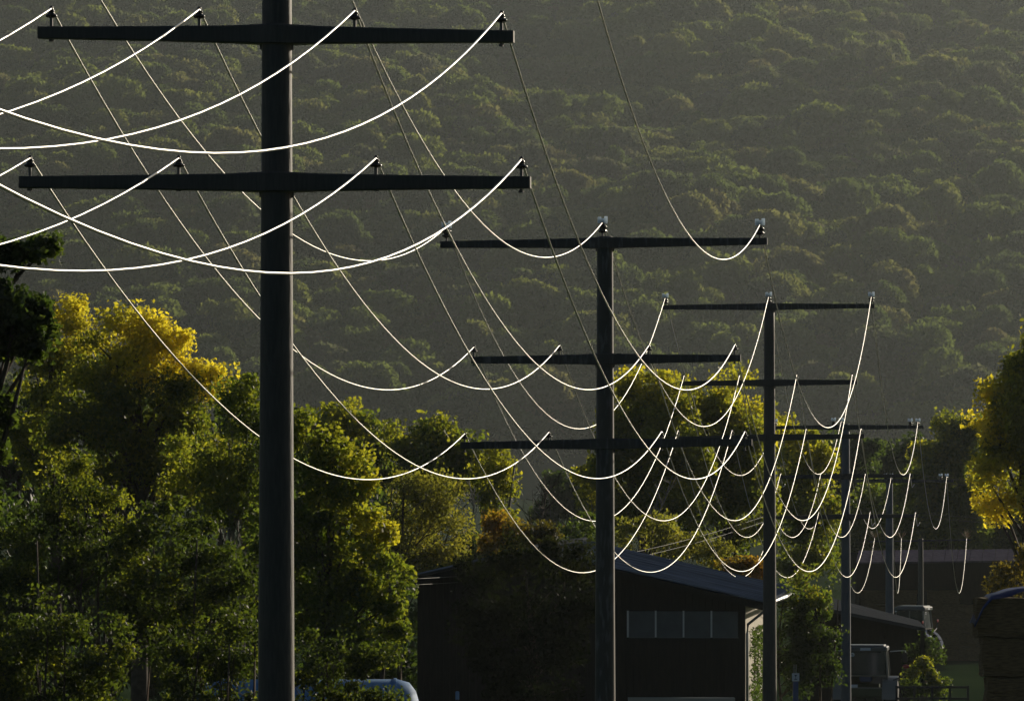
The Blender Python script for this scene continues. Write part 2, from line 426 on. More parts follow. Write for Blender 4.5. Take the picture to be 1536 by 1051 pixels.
def pole(n, label):
    base_c = at(PX[n], ARM[n].get('l', ARM[n]['t'])[1], PD[n])
    gz = ground_z(base_c.x, PD[n])
    top = 't'; at_top = on_arm(n, PX[n], (ARM[n]['t'][1] + ARM[n]['t'][3]) / 2)
    zl = on_arm(n, PX[n], (ARM[n].get('l', (0, 0, 0, 0))[1] + ARM[n].get('l', (0, 0, 0, 0))[3]) / 2).z if 'l' in ARM[n] else at_top.z - 3.4
    cx, cyy = at_top.x, PD[n]
    root = empty('power_pole', (cx, cyy, gz), 0, label, 'utility pole', 'concrete power poles of one line')
    conc = M['concrete'] if n in (1, 3, 6) else M['concrete_old'] if n == 2 else M['galvanised']
    rr = lambda z: max(.12, .165 + .0049 * (zl - z)) * (1.0 if n < 5 else 1.12 if n == 5 else .98)
    prof = []
    z = gz - .5
    while z < at_top.z + .06:
        prof.append((rr(z), z - gz)); z += .8
    prof.append((rr(at_top.z), at_top.z + .10 - gz)); prof.append((rr(at_top.z) * .85, at_top.z + .125 - gz))
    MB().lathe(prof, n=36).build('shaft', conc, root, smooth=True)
    for lv, (xl, yl, xr, yr) in ARM[n].items():
        A = on_arm(n, xl, yl); B = on_arm(n, xr, yr)
        Cm = (A + B) / 2; Cm = Vector((cx, cyy, A.z + (B.z - A.z) * (cx - A.x) / (B.x - A.x)))
        he, hm, wd = (.062, .092, .075) if n < 6 else (.04, .05, .05)
        r = rr(Cm.z) + .022
        d = (B - A).normalized(); dn = Vector((d.y, -d.x, 0)).normalized(); up = Vector((0, 0, 1))
        st = [(A, he, wd), (A.lerp(Cm, .5), (he + hm) / 2, wd), (Cm - d * (r + .28), hm, wd * 1.1), (Cm - d * r, hm * 1.12, r * .75), (Cm - d * r * .5, hm * 1.15, r), (Cm, hm * 1.15, r * 1.06), (Cm + d * r * .5, hm * 1.15, r),
              (Cm + d * r, hm * 1.12, r * .75), (Cm + d * (r + .28), hm, wd * 1.1), (B.lerp(Cm, .5), (he + hm) / 2, wd), (B, he, wd)]
        if n == 6: st = [st[0], st[1], (Cm, hm, wd), st[9], st[10]]
        vs = []; fs = []; o3 = Vector((cx, cyy, gz))
        for p, h, wv in st:
            p = p - o3
            ch = min(h, wv) * .16
            for sx, sz in ((-wv+ch,-h),(wv-ch,-h),(wv,-h+ch),(wv,h-ch),(wv-ch,h),(-wv+ch,h),(-wv,h-ch),(-wv,-h+ch)):
                vs.append(p + dn * sx + up * sz)
        k = len(st)
        for i in range(k - 1):
            for q in range(8):
                q2 = (q + 1) % 8; fs.append((i*8+q, i*8+q2, (i+1)*8+q2, (i+1)*8+q))
        fs.append(tuple(range(7, -1, -1))); fs.append(tuple((k - 1) * 8 + q for q in range(8)))
        arm = MB().add(vs, fs).build('crossarm', M['concrete_old'] if lv == 't' or n == 2 else M['concrete'], root)
        if n < 5:
            for q in (-1, 1):
                bolts = MB().tube([Cm - o3 + d * q * (r * .9) + dn * .0 - up * (hm * 1.15 + .05), Cm - o3 + d * q * (r * .9) - up * hm], .02, 6)
                bolts.build('bolt', M['pin'], arm)
        for (ix, iy) in T[n].get(lv, []):
            p = on_arm(n, ix, iy)
            offs = [0.0]
            if n in (4, 5) and lv == 't': offs = [-.30, .0]
            for of in offs:
                if n == 6:
                    zi = p.z - gz - .17; loc = (p.x - cx, p.y - cyy, zi)
                    i_ = obj('insulator', PIN_I, root, loc); obj('pin', PIN_P, i_)
                    rng = random.Random(int(ix)); sp = MB()
                    for q in range(22):
                        a = rng.uniform(-1.0, 1.0); b = rng.uniform(-.6, .6); Ls = rng.uniform(.3, .58)
                        sp.tube([(0, 0, .12), (math.sin(a) * Ls, math.sin(b) * Ls * .6, .12 + Ls * math.cos(a))], .011, 4)
                    sp.build('bird_spikes', M['dry'], i_)
                elif lv == 't':
                    loc = (p.x - cx + of, p.y - cyy, p.z - gz - .20)
                    i_ = obj('insulator', TOP_I, root, loc); obj('pin', TOP_P, i_); obj('cap', TOP_C, i_)
                else:
                    loc = (p.x - cx, p.y - cyy, p.z - gz - .185)
                    i_ = obj('insulator', PIN_I, root, loc); obj('pin', PIN_P, i_)
    return root

pole(1, 'nearest and thickest concrete pole, cut by the top of the frame')
pole(2, 'second concrete pole, with three crossarms, standing before the dark barn')
pole(3, 'third pole, three crossarms, standing by the right corner of the dark barn')
pole(4, 'fourth pole, three crossarms, standing in front of the tractor')
pole(5, 'slim fifth pole with a single crossarm of paired silver capped insulators')
pole(6, 'farthest short pole with dry tufts of spikes along its thin crossarm')

SAG = {'t': [2.22, 3.75, 3.42, 3.34, 4.45], 'm': [2.10, 3.67, 3.45], 'l': [1.91, 3.27, 3.3]}
FRONT = {'t': (.1997, .00357), 'm': (.1997, .00357), 'l': (.165, .0036)}
NAMES = {'t': ['left wire', 'middle wire', 'right wire'], 'm': ['leftmost wire', 'second wire from the left', 'third wire from the left', 'rightmost wire'],
         'l': ['leftmost wire', 'second wire from the left', 'third wire from the left', 'rightmost wire']}
LV = {'t': 'on the silver capped insulators of the top crossarms', 'm': 'on the middle crossarms, sagging between the poles', 'l': 'on the lowest crossarms, sagging between the poles'}
WR = .0108
for lv in 'tml':
    poles = [1, 2, 3, 4, 5, 6] if lv == 't' else [1, 2, 3, 4]
    for i in range(len(T[1][lv])):
        P0 = on_arm(1, *T[1][lv][i]); a, b = FRONT[lv]; pts = []
        for k in range(44, 0, -1):
            u = 53 * k / 44
            pts.append(Vector((P0.x - SLOPE * u, P0.y - u, P0.z - (a * u - b * u * u))))
        ws = [on_arm(n, *T[n][lv][i]) for n in poles]
        for s_ in range(len(ws) - 1):
            A, B = ws[s_], ws[s_ + 1]
            for k in range(40):
                t = k / 40; p = A.lerp(B, t); p.z -= 4 * SAG[lv][s_] * t * (1 - t); pts.append(p)
        pts.append(ws[-1])
        if lv != 't':      # jumper loop hanging from the last insulator
            e = ws[-1]
            for q in range(1, 13):
                t = q / 12; pts.append(e + Vector((.18 * t, .25 * t, -.75 * math.sin(math.pi * t * .5) if t < .5 else -.75 * math.sin(math.pi * .25) - .12 * math.sin(math.pi * (t - .5)) + .5 * (t - .5))))
        o0 = pts[44]
        m = MB().tube([p - o0 for p in pts], WR, 8)
        o = m.build('power_line', M['wire'], smooth=True, loc=o0)
        if (lv, i) in (('m', 0), ('m', 1), ('l', 1), ('l', 0)):
            q = pts[42]; d_ = (pts[43] - pts[41]).normalized() * .09
            MB().tube([q - d_ - o0, q + d_ - o0], .016, 8).build('splice_sleeve', M['dark_metal'], o)
        tag(o, NAMES[lv][i] + ' ' + LV[lv], 'wire', 'conductors of the power line')

def service(a, b, sag, label, r=.007):
    a, b = Vector(a), Vector(b); m = MB()
    m.tube([(b - a) * (k / 30) - Vector((0, 0, 4 * sag * (k / 30) * (1 - k / 30))) for k in range(31)], r, 6)
    tag(m.build('service_cable', M['cable'], smooth=True, loc=a), label, 'cable', 'thin service cables')
service(at(612, 868, 171), on_arm(4, 1163, 768), .5, 'thin cable from the left eave of the dark barn, upper one of two')
service(at(612, 877, 171), on_arm(4, 1163, 776), .5, 'thin cable from the left eave of the dark barn, lower one of two')
service(on_arm(4, 1368, 711), at(1800, 742, 232), .15, 'thin cable crossing the right trees from the middle crossarm, upper one')
service(on_arm(4, 1368, 718), at(1800, 752, 232), .15, 'thin cable crossing the right trees from the middle crossarm, lower one')
service(on_arm(4, 1376, 769), at(1800, 785, 232), .15, 'thin cable above the hay barn roof from the lowest crossarm, upper one')
service(on_arm(4, 1376, 775), at(1800, 793, 232), .15, 'thin cable above the hay barn roof from the lowest crossarm, lower one')

# ------------------------------------------------------------------ dark barn
def barn():
    D = 176.0; k = F / D
    ax = Vector((SLOPE, 1, 0)).normalized(); rt = Vector((ax.y, -ax.x, 0))
    o3 = at(870, 700, D); gz = min(ground_z(o3.x, D), ground_z(o3.x, D + 20)) ; o3.z = gz
    root = empty('barn', o3, -math.atan(SLOPE), 'long black barn with a low grey gable roof and a strip window', 'barn')
    X = lambda px: (px - 870) / k
    Z = lambda py: at(768, py, D).z - gz
    L = 19.0
    xl, xr, xm = X(625), X(1118), X(800)
    el_, er_, rz = Z(868), Z(901), Z(823)
    # gable wall as upright boards
    x = xl; rng = random.Random(4); wx0, wx1, wz0, wz1 = X(941), X(1108), Z(954), Z(916)
    roofz = lambda x_: (rz - (x_ - xm) * (rz - er_) / (X(1146) - xm)) if x_ > xm else (rz - (xm - x_) * (rz - el_) / (xm - X(608)))
    bi = 0; bw = (xr - xl) / 50
    for i in range(50):
        a, b = xl + bw * i, xl + bw * (i + 1) - .015; d = rng.uniform(0, .02)
        b += .009; segs = [(0, min(roofz(a), roofz(b)) - .12)]
        if b > wx0 and a < wx1: segs = [(0, wz0 - .03), (wz1 + .03, min(roofz(a), roofz(b)) - .12)]
        m = MB()
        for z0, z1 in segs: m.box(((a + b) / 2, -.02 - d, (z0 + z1) / 2), (b - a, .04, z1 - z0))
        m.build('board', M['timber'], root)
    bk = MB(); bk.v = [(xl, .03, 0), (xr, .03, 0), (xr, .03, roofz(xr) - .1), (xm, .03, rz - .1), (xl, .03, roofz(xl) - .1), (xl, .10, 0), (xr, .10, 0), (xr, .10, roofz(xr) - .1), (xm, .10, rz - .1), (xl, .10, roofz(xl) - .1)]
    bk.f = [(0,1,2,3,4), (9,8,7,6,5), (0,5,6,1), (1,6,7,2), (2,7,8,3), (3,8,9,4), (4,9,5,0)]; bk.build('gable_wall', M['timber'], root)
    w_ = MB()
    w_.box((xl + .06, L / 2 + .05, roofz(xl) / 2 - .1), (.12, L, roofz(xl) - .2)); w_.box(((xl + xr) / 2, L, 1.9), (xr - xl, .12, 3.8))
    w_.build('wall', M['timber'], root)
    MB().box((xr - .06, L / 2 + .05, roofz(xr) / 2 - .1), (.12, L, roofz(xr) - .2)).build('side_wall', M['plaster'], root)
    # corrugated roof slopes
    for xa, za, xb, zb in ((xm, rz, X(1147), er_), (xm, rz, X(607), el_)):
        m = MB(); nc = 128; n_ = 4
        for j in range(nc + 1):
            y = -.5 + (L + 1) * j / nc
            for q in range(n_ + 1):
                t = q / n_; m.v.append((xa + (xb - xa) * t, y, za + (zb - za) * t + .035 * math.cos(j * math.pi) + (.02 if q % 2 else 0) * 0))
        for j in range(nc):
            for q in range(n_): m.f.append((j*(n_+1)+q, j*(n_+1)+q+1, (j+1)*(n_+1)+q+1, (j+1)*(n_+1)+q))
        o = m.build('roof_slope', M['barn_roof'], root)
        sl = o.modifiers.new('t', 'SOLIDIFY'); sl.thickness = .05
        v = MB().hexa([Vector(p) for p in ((xa,-.52,za-.26),(xb,-.52,zb-.26),(xb,-.46,zb-.26),(xa,-.46,za-.26),(xa,-.52,za-.05),(xb,-.52,zb-.05),(xb,-.46,zb-.05),(xa,-.46,za-.05))])
        v.build('barge_board', M['timber'], root)
    MB().tube([(xm, -.5, rz + .03), (xm, L + .5, rz + .03)], .10, 8).build('ridge_cap', M['roof'], root)
    # strip window of four panes
    n = 4; pw = (wx1 - wx0) / n
    for i in range(n):
        a = wx0 + pw * i
        wd = empty('window', (0, 0, 0)); wd.parent = root
        MB().box((a + pw / 2, .01, (wz0 + wz1) / 2), (pw - .05, .02, wz1 - wz0)).build('pane', M['glass'], wd)
        MB().box((a + .02, -.03, (wz0 + wz1) / 2), (.055, .06, wz1 - wz0 + .04)).build('mullion', M['white'], wd)
        MB().box((a + pw / 2 + .02, -.03, wz0 - .02), (pw - .06, .07, .04)).build('sill', M['glass'], wd)
    # gutter and downpipe
    gx = X(1147) + .05
    MB().tube([(gx, -.55, er_ - .10), (gx, L + .5, er_ - .16)], .07, 8).build('gutter', M['zinc'], root, smooth=True)
    MB().tube([(gx, -.4, er_ - .12), (gx - .06, -.3, er_ - .3), (xr + .08, -.08, er_ - .7), (xr + .06, -.06, er_ - 1.0), (xr + .06, -.06, 0)], .045, 8).build('downpipe', M['zinc'], root, smooth=True)
    # pale low plastic strip at the wall foot
    return root, X, Z, xr, L, gz
broot, BX, BZ, bxr, bL, bgz = barn()
# ivy on the side wall
def ivy():
    rng = np.random.default_rng(9)
    ax = Vector((SLOPE, 1, 0)).normalized(); rt = Vector((ax.y, -ax.x, 0))
    base = broot.location + rt * (bxr + .03) ; root = empty('ivy', base + ax * 2, 0, 'ivy climbing the sunlit side wall of the dark barn', 'climbing plant')
    n = 5200; s = rng.random(n) * 12; z = rng.random(n) * 4.6; k = np.array([noise.noise(Vector((a * .9, b * 1.3, 2))) for a, b in zip(s, z)])
    k2 = np.array([noise.noise(Vector((a * 3.1, b * 3.4, 8))) for a, b in zip(s, z)]); ok = (k * .5 + k2 > .0); s, z = s[ok], z[ok]; m = len(s); off = .03 + .22 * rng.random(m)
    P = np.array(rt)[None] * off[:, None] + np.array(ax)[None] * (s - 1.5)[:, None]; P[:, 2] = z
    me = leaf_mesh('leaves', P, .10 * (.6 + .8 * rng.random(m)), rng.random(m) * .3, M['leaf_dark'], rng); obj('leaves', me, root)
    st = MB()
    for q in range(7):
        y0 = rng.random() * 9; p = ax * y0 + rt * .05; st.tube([p, p + Vector((0, .2, 1.6)), p + Vector((0, -.1, 3.2)), p + ax * .5 + Vector((0, 0, 4.2))], [.03, .024, .016, .008], 5)
    st.build('stem', M['bark'], root)
ivy()

# ------------------------------------------------------------------ lean-to shed behind the tractor
def lean_to():
    Dn, Df = 239.0, 254.0
    a, b = at(1212, 906, Dn), at(1388, 941, Dn); c, d = at(1378, 930, Df), at(1215, 888, Df)
    gz = ground_z(a.x, Dn) - .1; o3 = Vector((a.x, Dn, gz))
    root = empty('shed', o3, 0, 'open dark shed with a sloping grey roof behind the tractor', 'shed')
    P = [p - o3 for p in (a, b, c, d)]; th = Vector((0, 0, .14))
    MB().hexa([P[0] - th, P[1] - th, P[2] - th, P[3] - th, P[0], P[1], P[2], P[3]]).build('roof', M['roof'], root)
    for p in (P[0].lerp(P[1], .02), P[0].lerp(P[1], .98)):
        MB().box((p.x, .3, (p.z - .14) / 2), (.18, .18, p.z - .14)).build('post', M['timber'], root)
    z0, z1 = P[3].z - .16, P[2].z - .16; y = Df - Dn - .3
    MB().hexa([Vector(q) for q in ((P[3].x,y,0),(P[2].x,y,0),(P[2].x,y+.1,0),(P[3].x,y+.1,0),(P[3].x,y,z0),(P[2].x,y,z1),(P[2].x,y+.1,z1),(P[3].x,y+.1,z0))]).build('back_wall', M['timber'], root)
    xs_ = P[0].x + .1
    MB().box((xs_, (Df - Dn) / 2, (z0 - .3) / 2), (.1, Df - Dn - 1.5, z0 - .3)).build('side_wall', M['timber'], root)
lean_to()

# ------------------------------------------------------------------ straw bales
def bale_mesh(sx, sy, sz, seed):
    bm = bmesh.new(); bmesh.ops.create_cube(bm, size=1)
    bmesh.ops.subdivide_edges(bm, edges=bm.edges[:], cuts=5, use_grid_fill=True)
    rnd = random.Random(seed)
    for v in bm.verts:
        v.co.x *= sx; v.co.y *= sy; v.co.z *= sz
        v.co += Vector((rnd.uniform(-1, 1), rnd.uniform(-1, 1), rnd.uniform(-1, 1))) * .034
        for i, s_ in enumerate((sx, sy, sz)):
            if abs(v.co[i]) > s_ * .46: v.co[i] *= .985
    me = bpy.data.meshes.new('straw_bale'); bm.to_mesh(me); bm.free(); me.materials.append(M['straw']); return me

def hay_barn():
    Dn, Df = 356.0, 372.0
    k = F / Dn
    a = at(1284, 843, Dn); b = at(1700, 838, Dn); c = at(1700, 821, Df); d = at(1288, 825, Df)
    gz = ground_z(a.x, Dn); o3 = Vector((a.x, Dn, gz))
    root = empty('hay_barn', o3, 0, 'long open hay barn with a purple grey metal roof far right', 'barn')
    P = [p - o3 for p in (a, b, c, d)]; th = Vector((0, 0, .1))
    # roof of standing seam panels
    n = 22
    for i in range(n):
        t0, t1 = i / n, (i + .97) / n
        q = [P[0].lerp(P[1], t0), P[0].lerp(P[1], t1), P[3].lerp(P[2], t1), P[3].lerp(P[2], t0)]
        MB().hexa([p - th for p in q] + q).build('roof_panel', M['roof_metal'], root)
    q = [P[0] - th, P[1] - th]; dz = Vector((0, 0, .35)); dy = Vector((0, .1, 0))
    MB().hexa([q[0]-dz+dy, q[1]-dz+dy, q[1]-dz+2*dy, q[0]-dz+2*dy, q[0]+dy, q[1]+dy, q[1]+2*dy, q[0]+2*dy]).build('fascia', M['timber'], root)
    for i in range(5):
        p = P[0].lerp(P[1], (i + .03) / 4.1); MB().box((p.x, .4, (p.z - .45) / 2), (.2, .2, p.z - .45)).build('post', M['timber'], root)
    hb = P[3].z - .12
    MB().box((P[1].x / 2, Df - Dn - .2, hb / 2), (P[1].x, .12, hb)).build('back_wall', M['timber'], root)
    MB().box((.08, (Df - Dn) / 2, P[0].z / 2 - .3), (.12, Df - Dn - 2, P[0].z - .6)).build('end_wall', M['timber'], root)
    me = bale_mesh(2.2, 1.15, .86, 1); me2 = bale_mesh(1.7, 1.15, .86, 2)
    rnd = random.Random(8)
    for (x0, cols, rows, mm) in ((at(1312, 800, Dn + 3).x, 2, 5, me2), (at(1412, 800, Dn + 2.5).x, 1, 5, me), (at(1455, 800, Dn + 7).x, 2, 4, me)):
        for r in range(rows):
            for cc in range(cols):
                w_ = 1.75 if mm is me2 else 2.25
                o = obj('straw_bale', mm, None, (x0 + cc * w_ + rnd.uniform(-.08, .08), Dn + 3 + rnd.uniform(-.15, .15), gz + .45 + r * .88), rnd.uniform(-.03, .03))
                pile = {True: 'pile left of the fifth pole', False: 'pile right of the sixth pole'}[x0 < at(1380, 800, Dn).x] if mm is not me or cols == 1 else 'pile farthest right'
                side = '' if cols == 1 else ('left ' if cc == 0 else 'right ')
                tag(o, side + 'straw bale, ' + ['lowest', 'second lowest', 'middle', 'second highest', 'highest'][r] + ' of the ' + pile, 'straw bale', 'bales in the far hay barn')
hay_barn()

def right_stack():
    D = 135.0; k = F / D
    c0 = at(1482, 700, D); gz = ground_z(c0.x, D)
    me = bale_mesh(2.1, 1.2, .92, 5); top = at(1480, 897, D).z
    rows = int((top - gz) / .94) + 1; rnd = random.Random(3)
    z = top - .46; r = 0
    names = ['topmost row', 'second row down', 'third row down', 'fourth row down', 'fifth row down', 'bottom row', 'lowest row']
    while z > gz - .2:
        for cc in range(2):
            x = at(1477, 700, D).x + 1.05 + cc * 2.14 + rnd.uniform(-.05, .08) - (.18 if r == 0 else 0)
            o = obj('straw_bale', me, None, (x, D + .6 + rnd.uniform(-.06, .06), z), rnd.uniform(-.02, .02))
            tag(o, ('left' if cc == 0 else 'right') + ' dark straw bale, ' + (names[r] if r < len(names) else 'very lowest row') + ', stack under the blue tarpaulin', 'straw bale', 'bales in the covered stack at the right edge')
        z -= .935; r += 1
    # tarpaulin draped over the top
    m = MB(); nx_, ny_ = 24, 8; x0 = at(1461, 700, D).x; rng = random.Random(5)
    for j in range(ny_ + 1):
        for i in range(nx_ + 1):
            x = x0 + 4.9 * (i / nx_) ** 1.0; y = D - .12 + 1.6 * j / ny_
            rise = min(1, (x - x0) / 1.25)
            zt = at(1464, 905, D).z + .32 * math.sin(rise * 1.57) + .12 * max(0, (x - x0 - 1.0)) + .015 * math.sin(x * 9 + j)
            if i == 0: zt -= .50
            if i == 1: zt -= .16
            if j == 0: zt -= .09 + .03 * math.sin(x * 5)
            m.v.append((x, y, zt + .03))
    for j in range(ny_):
        for i in range(nx_): m.f.append((j*(nx_+1)+i, j*(nx_+1)+i+1, (j+1)*(nx_+1)+i+1, (j+1)*(nx_+1)+i))
    o = m.build('tarpaulin', M['tarp'], smooth=True); sl = o.modifiers.new('t', 'SOLIDIFY'); sl.thickness = .01
    tag(o, 'blue tarpaulin sagging over the top of the straw stack at right', 'tarpaulin')
right_stack()

# ------------------------------------------------------------------ tractors
def tractor(loc, rz, paint, label, fpaint='frame_paint'):
    root = empty('tractor', loc, rz, label, 'tractor')
    RX = Matrix.Rotation(math.pi / 2, 3, 'Y')
    for s in (-1, 1):
        wq = MB().lathe([(.55,-.27),(.84,-.27),(.92,-.2),(.93,0),(.92,.2),(.84,.27),(.55,.27)], n=32, m=RX)
        for q in range(26):
            a = 2 * math.pi * q / 26
            for sd_ in (-1, 1):
                mm = Matrix.Rotation(a, 3, 'X') @ Matrix.Rotation(sd_ * .5, 3, 'Z')
                wq.box(Matrix.Rotation(a, 3, 'X') @ Vector((sd_ * .13, 0, .94)), (.26, .06, .06), m=mm)
        wh = empty('wheel', (s * 1.0, 0, .95)); wh.parent = root
        wq.build('tyre', M['tyre'], wh)
        MB().lathe([(.56,-.2),(.5,-.12),(.2,-.05),(.18,.12),(.5,.12),(.56,.2)], n=24, m=RX).build('rim', M['roof_white'], wh)
        fw = empty('wheel', (s * .95, 2.7, .68)); fw.parent = root
        MB().lathe([(.36,-.2),(.6,-.2),(.66,-.14),(.67,0),(.66,.14),(.6,.2),(.36,.2)], n=26, m=RX).build('tyre', M['tyre'], fw)
        MB().lathe([(.37,-.15),(.3,-.08),(.12,.0),(.3,.08),(.37,.15)], n=20, m=RX).build('rim', M['roof_white'], fw)
        fd = MB()     # curved fender over the rear wheel
        vs = []; fs = []
        N_ = 12
        for i in range(N_ + 1):
            a = math.radians(8 + 150 * i / N_); 
            for xx in (.68, 1.28):
                for rr_ in (1.02, 1.06): vs.append((s * xx, -math.cos(a) * rr_ * -1 if False else math.cos(a) * -rr_, .95 + math.sin(a) * rr_))
        for i in range(N_):
            b = i * 4; c = b + 4
            fs += [(b, b+2, c+2, c), (b+1, c+1, c+3, b+3), (b, c, c+1, b+1), (b+2, b+3, c+3, c+2)]
        fs += [(0,1,3,2), (N_*4, N_*4+2, N_*4+3, N_*4+1)]
        fd.add(vs, fs).build('fender', M[fpaint], root)
        # stalk with a red lamp, tall mirror on its frame
        MB().tube([(s * 1.1, -.55, 1.85), (s * 1.5, -.6, 2.0), (s * 1.62, -.6, 2.30)], .025, 6).build('lamp_arm', M['dark_metal'], root)
        MB().lathe([(.02,-.03),(.13,-.02),(.14,.0),(.13,.02),(.02,.03)], n=18, m=Matrix.Rotation(math.pi/2, 3, 'X') @ Matrix.Scale(.6, 3, Vector((0,1,0)))).build('marker_lamp', M['red'], root, loc=(s * 1.62, -.62, 2.40))
        mir = empty('mirror', (0, 0, 0)); mir.parent = root
        MB().tube([(s * .9, 1.0, 2.95), (s * 1.3, .95, 2.98), (s * 1.52, .9, 2.98), (s * 1.52, .9, 2.6)], .02, 6).build('mirror_arm', M['sticker'], mir)
        MB().box((s * 1.49, .9, 2.72), (.2, .06, .4)).build('mirror_housing', M['dark_metal'], mir, bevel=.02)
        MB().box((s * .70, -.42, 3.02), (.16, .12, .11)).build('work_light', M['sticker'], root, bevel=.015)
        MB().box((s * .93, -.85, 1.35), (.3, .06, .12)).build('rear_lamp', M['red'], root, bevel=.01)
    MB().box((0, .1, .95), (1.35, 1.3, .7)).box((0, -.3, 1.35), (1.5, .9, .35)).build('rear_body', paint, root, bevel=.03)
    MB().hexa([Vector(p) for p in ((-.45,1.2,.9),(.45,1.2,.9),(.38,3.5,.95),(-.38,3.5,.95),(-.45,1.2,1.9),(.45,1.2,1.9),(.36,3.45,1.6),(-.36,3.45,1.6))]).build('bonnet', paint, root, bevel=.05)
    fr = MB()
    for s in (-1, 1):
        fr.tube([(s * .82, -.55, 1.5), (s * .88, -.5, 2.1), (s * .80, -.42, 2.98)], .05, 8)
        fr.tube([(s * .82, 1.2, 1.5), (s * .86, 1.15, 2.2), (s * .78, 1.0, 2.98)], .045, 8)
        fr.tube([(s * .88, .3, 1.5), (s * .80, .3, 2.98)], .035, 8)
    fr.box((0, -.58, 1.52), (1.7, .06, .1)); fr.box((0, -.52, 2.02), (1.72, .04, .05)); fr.build('cab_frame', M['frame_paint'], root, smooth=False)
    MB().hexa([Vector(p) for p in ((-.78,-.50,2.05),(.78,-.50,2.05),(.78,-.48,2.05),(-.78,-.48,2.05),(-.76,-.41,2.95),(.76,-.41,2.95),(.76,-.39,2.95),(-.76,-.39,2.95))]).build('rear_window', M['cab_glass'], root)
    for s in (-1, 1):
        MB().hexa([Vector(p) for p in ((s*.85,-.45,1.6),(s*.87,-.45,1.6),(s*.87,1.1,1.6),(s*.85,1.1,1.6),(s*.79,-.4,2.95),(s*.81,-.4,2.95),(s*.81,1.0,2.95),(s*.79,1.0,2.95))]).build('side_window', M['cab_glass'], root)
    MB().box((0, 1.08, 2.3), (1.5, .03, 1.3)).build('windscreen', M['cab_glass'], root)
    MB().box((0, .3, 3.08), (1.72, 1.7, .2)).box((0, .3, 3.20), (1.5, 1.5, .08)).build('cab_roof', M['roof_white'], root, bevel=.04)
    st = MB().box((0, -.555, 3.08), (.42, .012, .1)); st.build('name_strip', M['sticker'], root)
    MB().lathe([(.085,0),(.085,.008)], c=(-.52, -.51, 2.86), n=20, m=Matrix.Rotation(math.pi/2, 3, 'X')).build('round_sticker', M['sticker'], root)
    MB().box((-.52, -.524, 2.86), (.09, .006, .028), m=Matrix.Rotation(.7, 3, 'Y')).build('sticker_mark', M['ink'], root)
    MB().box((-.45, -.78, 1.62), (.3, .02, .12)).build('number_plate', M['sticker'], root)
    MB().box((0, -.35, 2.05), (.5, .12, .55)).build('seat', M['blue_paint'], root, bevel=.06)
    h = MB()
    for s in (-1, 1): h.tube([(s * .4, -.3, .9), (s * .45, -1.1, .6)], .05, 8); h.tube([(s * .35, -.35, 1.5), (s * .45, -1.0, .65)], .03, 6)
    h.tube([(0, -.4, 1.1), (0, -1.0, 1.05)], .035, 6); h.build('hitch', M['dark_metal'], root)
    MB().tube([(.55, 1.7, 1.7), (.55, 1.75, 2.9)], .05, 10).build('exhaust', M['dark_metal'], root)
    return root
tc = at(1299, 700, 229); tractor((tc.x, 229, at(1299, 968, 229).z - 3.2), -.12, M['green_paint'], 'dark tractor with a sunlit cab edge, parked in front of the shed')
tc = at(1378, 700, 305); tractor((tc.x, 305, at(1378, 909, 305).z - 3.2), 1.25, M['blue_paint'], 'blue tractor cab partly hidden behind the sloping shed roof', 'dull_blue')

# ------------------------------------------------------------------ slurry tank trailer, lower left
def tank():
    D = 122.0; k = F / D
    c = at(560, 700, D); gz = ground_z(c.x, D); r = .95; top = at(600, 1018, D).z; zc = top - r - gz
    root = empty('tank_trailer', (c.x, D, gz), 0, 'pale blue cylindrical tank trailer behind the bushes at the bottom edge', 'tank trailer')
    x1 = (628 - 560) / k; RX = Matrix.Rotation(math.pi / 2, 3, 'Y')
    prof = [(.12,-3.9),(.5,-3.8),(.85,-3.6),(r,-3.3),(r,x1-.45),(.88,x1-.2),(.7,x1-.06),(.4,x1+.03),(.1,x1+.06)]
    MB().lathe(prof, c=(0, 0, zc), n=36, m=RX).build('tank', M['tank_paint'], root, smooth=True)
    for xx in (-2.9, -1.2, x1 - .5):
        MB().lathe([(r + .002, xx - .03), (r + .025, xx - .03), (r + .025, xx + .03), (r + .002, xx + .03)], c=(0, 0, zc), n=36, m=RX).build('band', M['tank_paint'], root, smooth=False)
    MB().tube([(x1 + .02, -.1, zc + .35), (x1 + .22, -.1, zc + .35)], .05, 8).tube([(x1, -.1, zc), (x1 + .2, -.1, zc)], .10, 10).build('valve', M['dark_metal'], root)
    MB().lathe([(.08,-.02),(.13,-.02),(.13,.02),(.08,.02)], c=(x1 + .24, -.1, zc + .35), n=20, m=RX).build('handwheel', M['dry'], root)
    MB().box((-1.2, 0, zc - r + .02), (5.2, .7, .18)).build('chassis', M['dark_metal'], root)
    RY = Matrix.Rotation(math.pi / 2, 3, 'X')
    for s in (-1, 1):
        wh = empty('wheel', (-1.4, s * .85, .55)); wh.parent = root
        MB().lathe([(.3,-.18),(.5,-.18),(.55,-.1),(.55,.1),(.5,.18),(.3,.18)], n=24, m=RY).build('tyre', M['tyre'], wh)
        MB().lathe([(.3,-.1),(.1,-.02),(.1,.02),(.3,.1)], n=18, m=RY).build('rim', M['white'], wh)
tank()

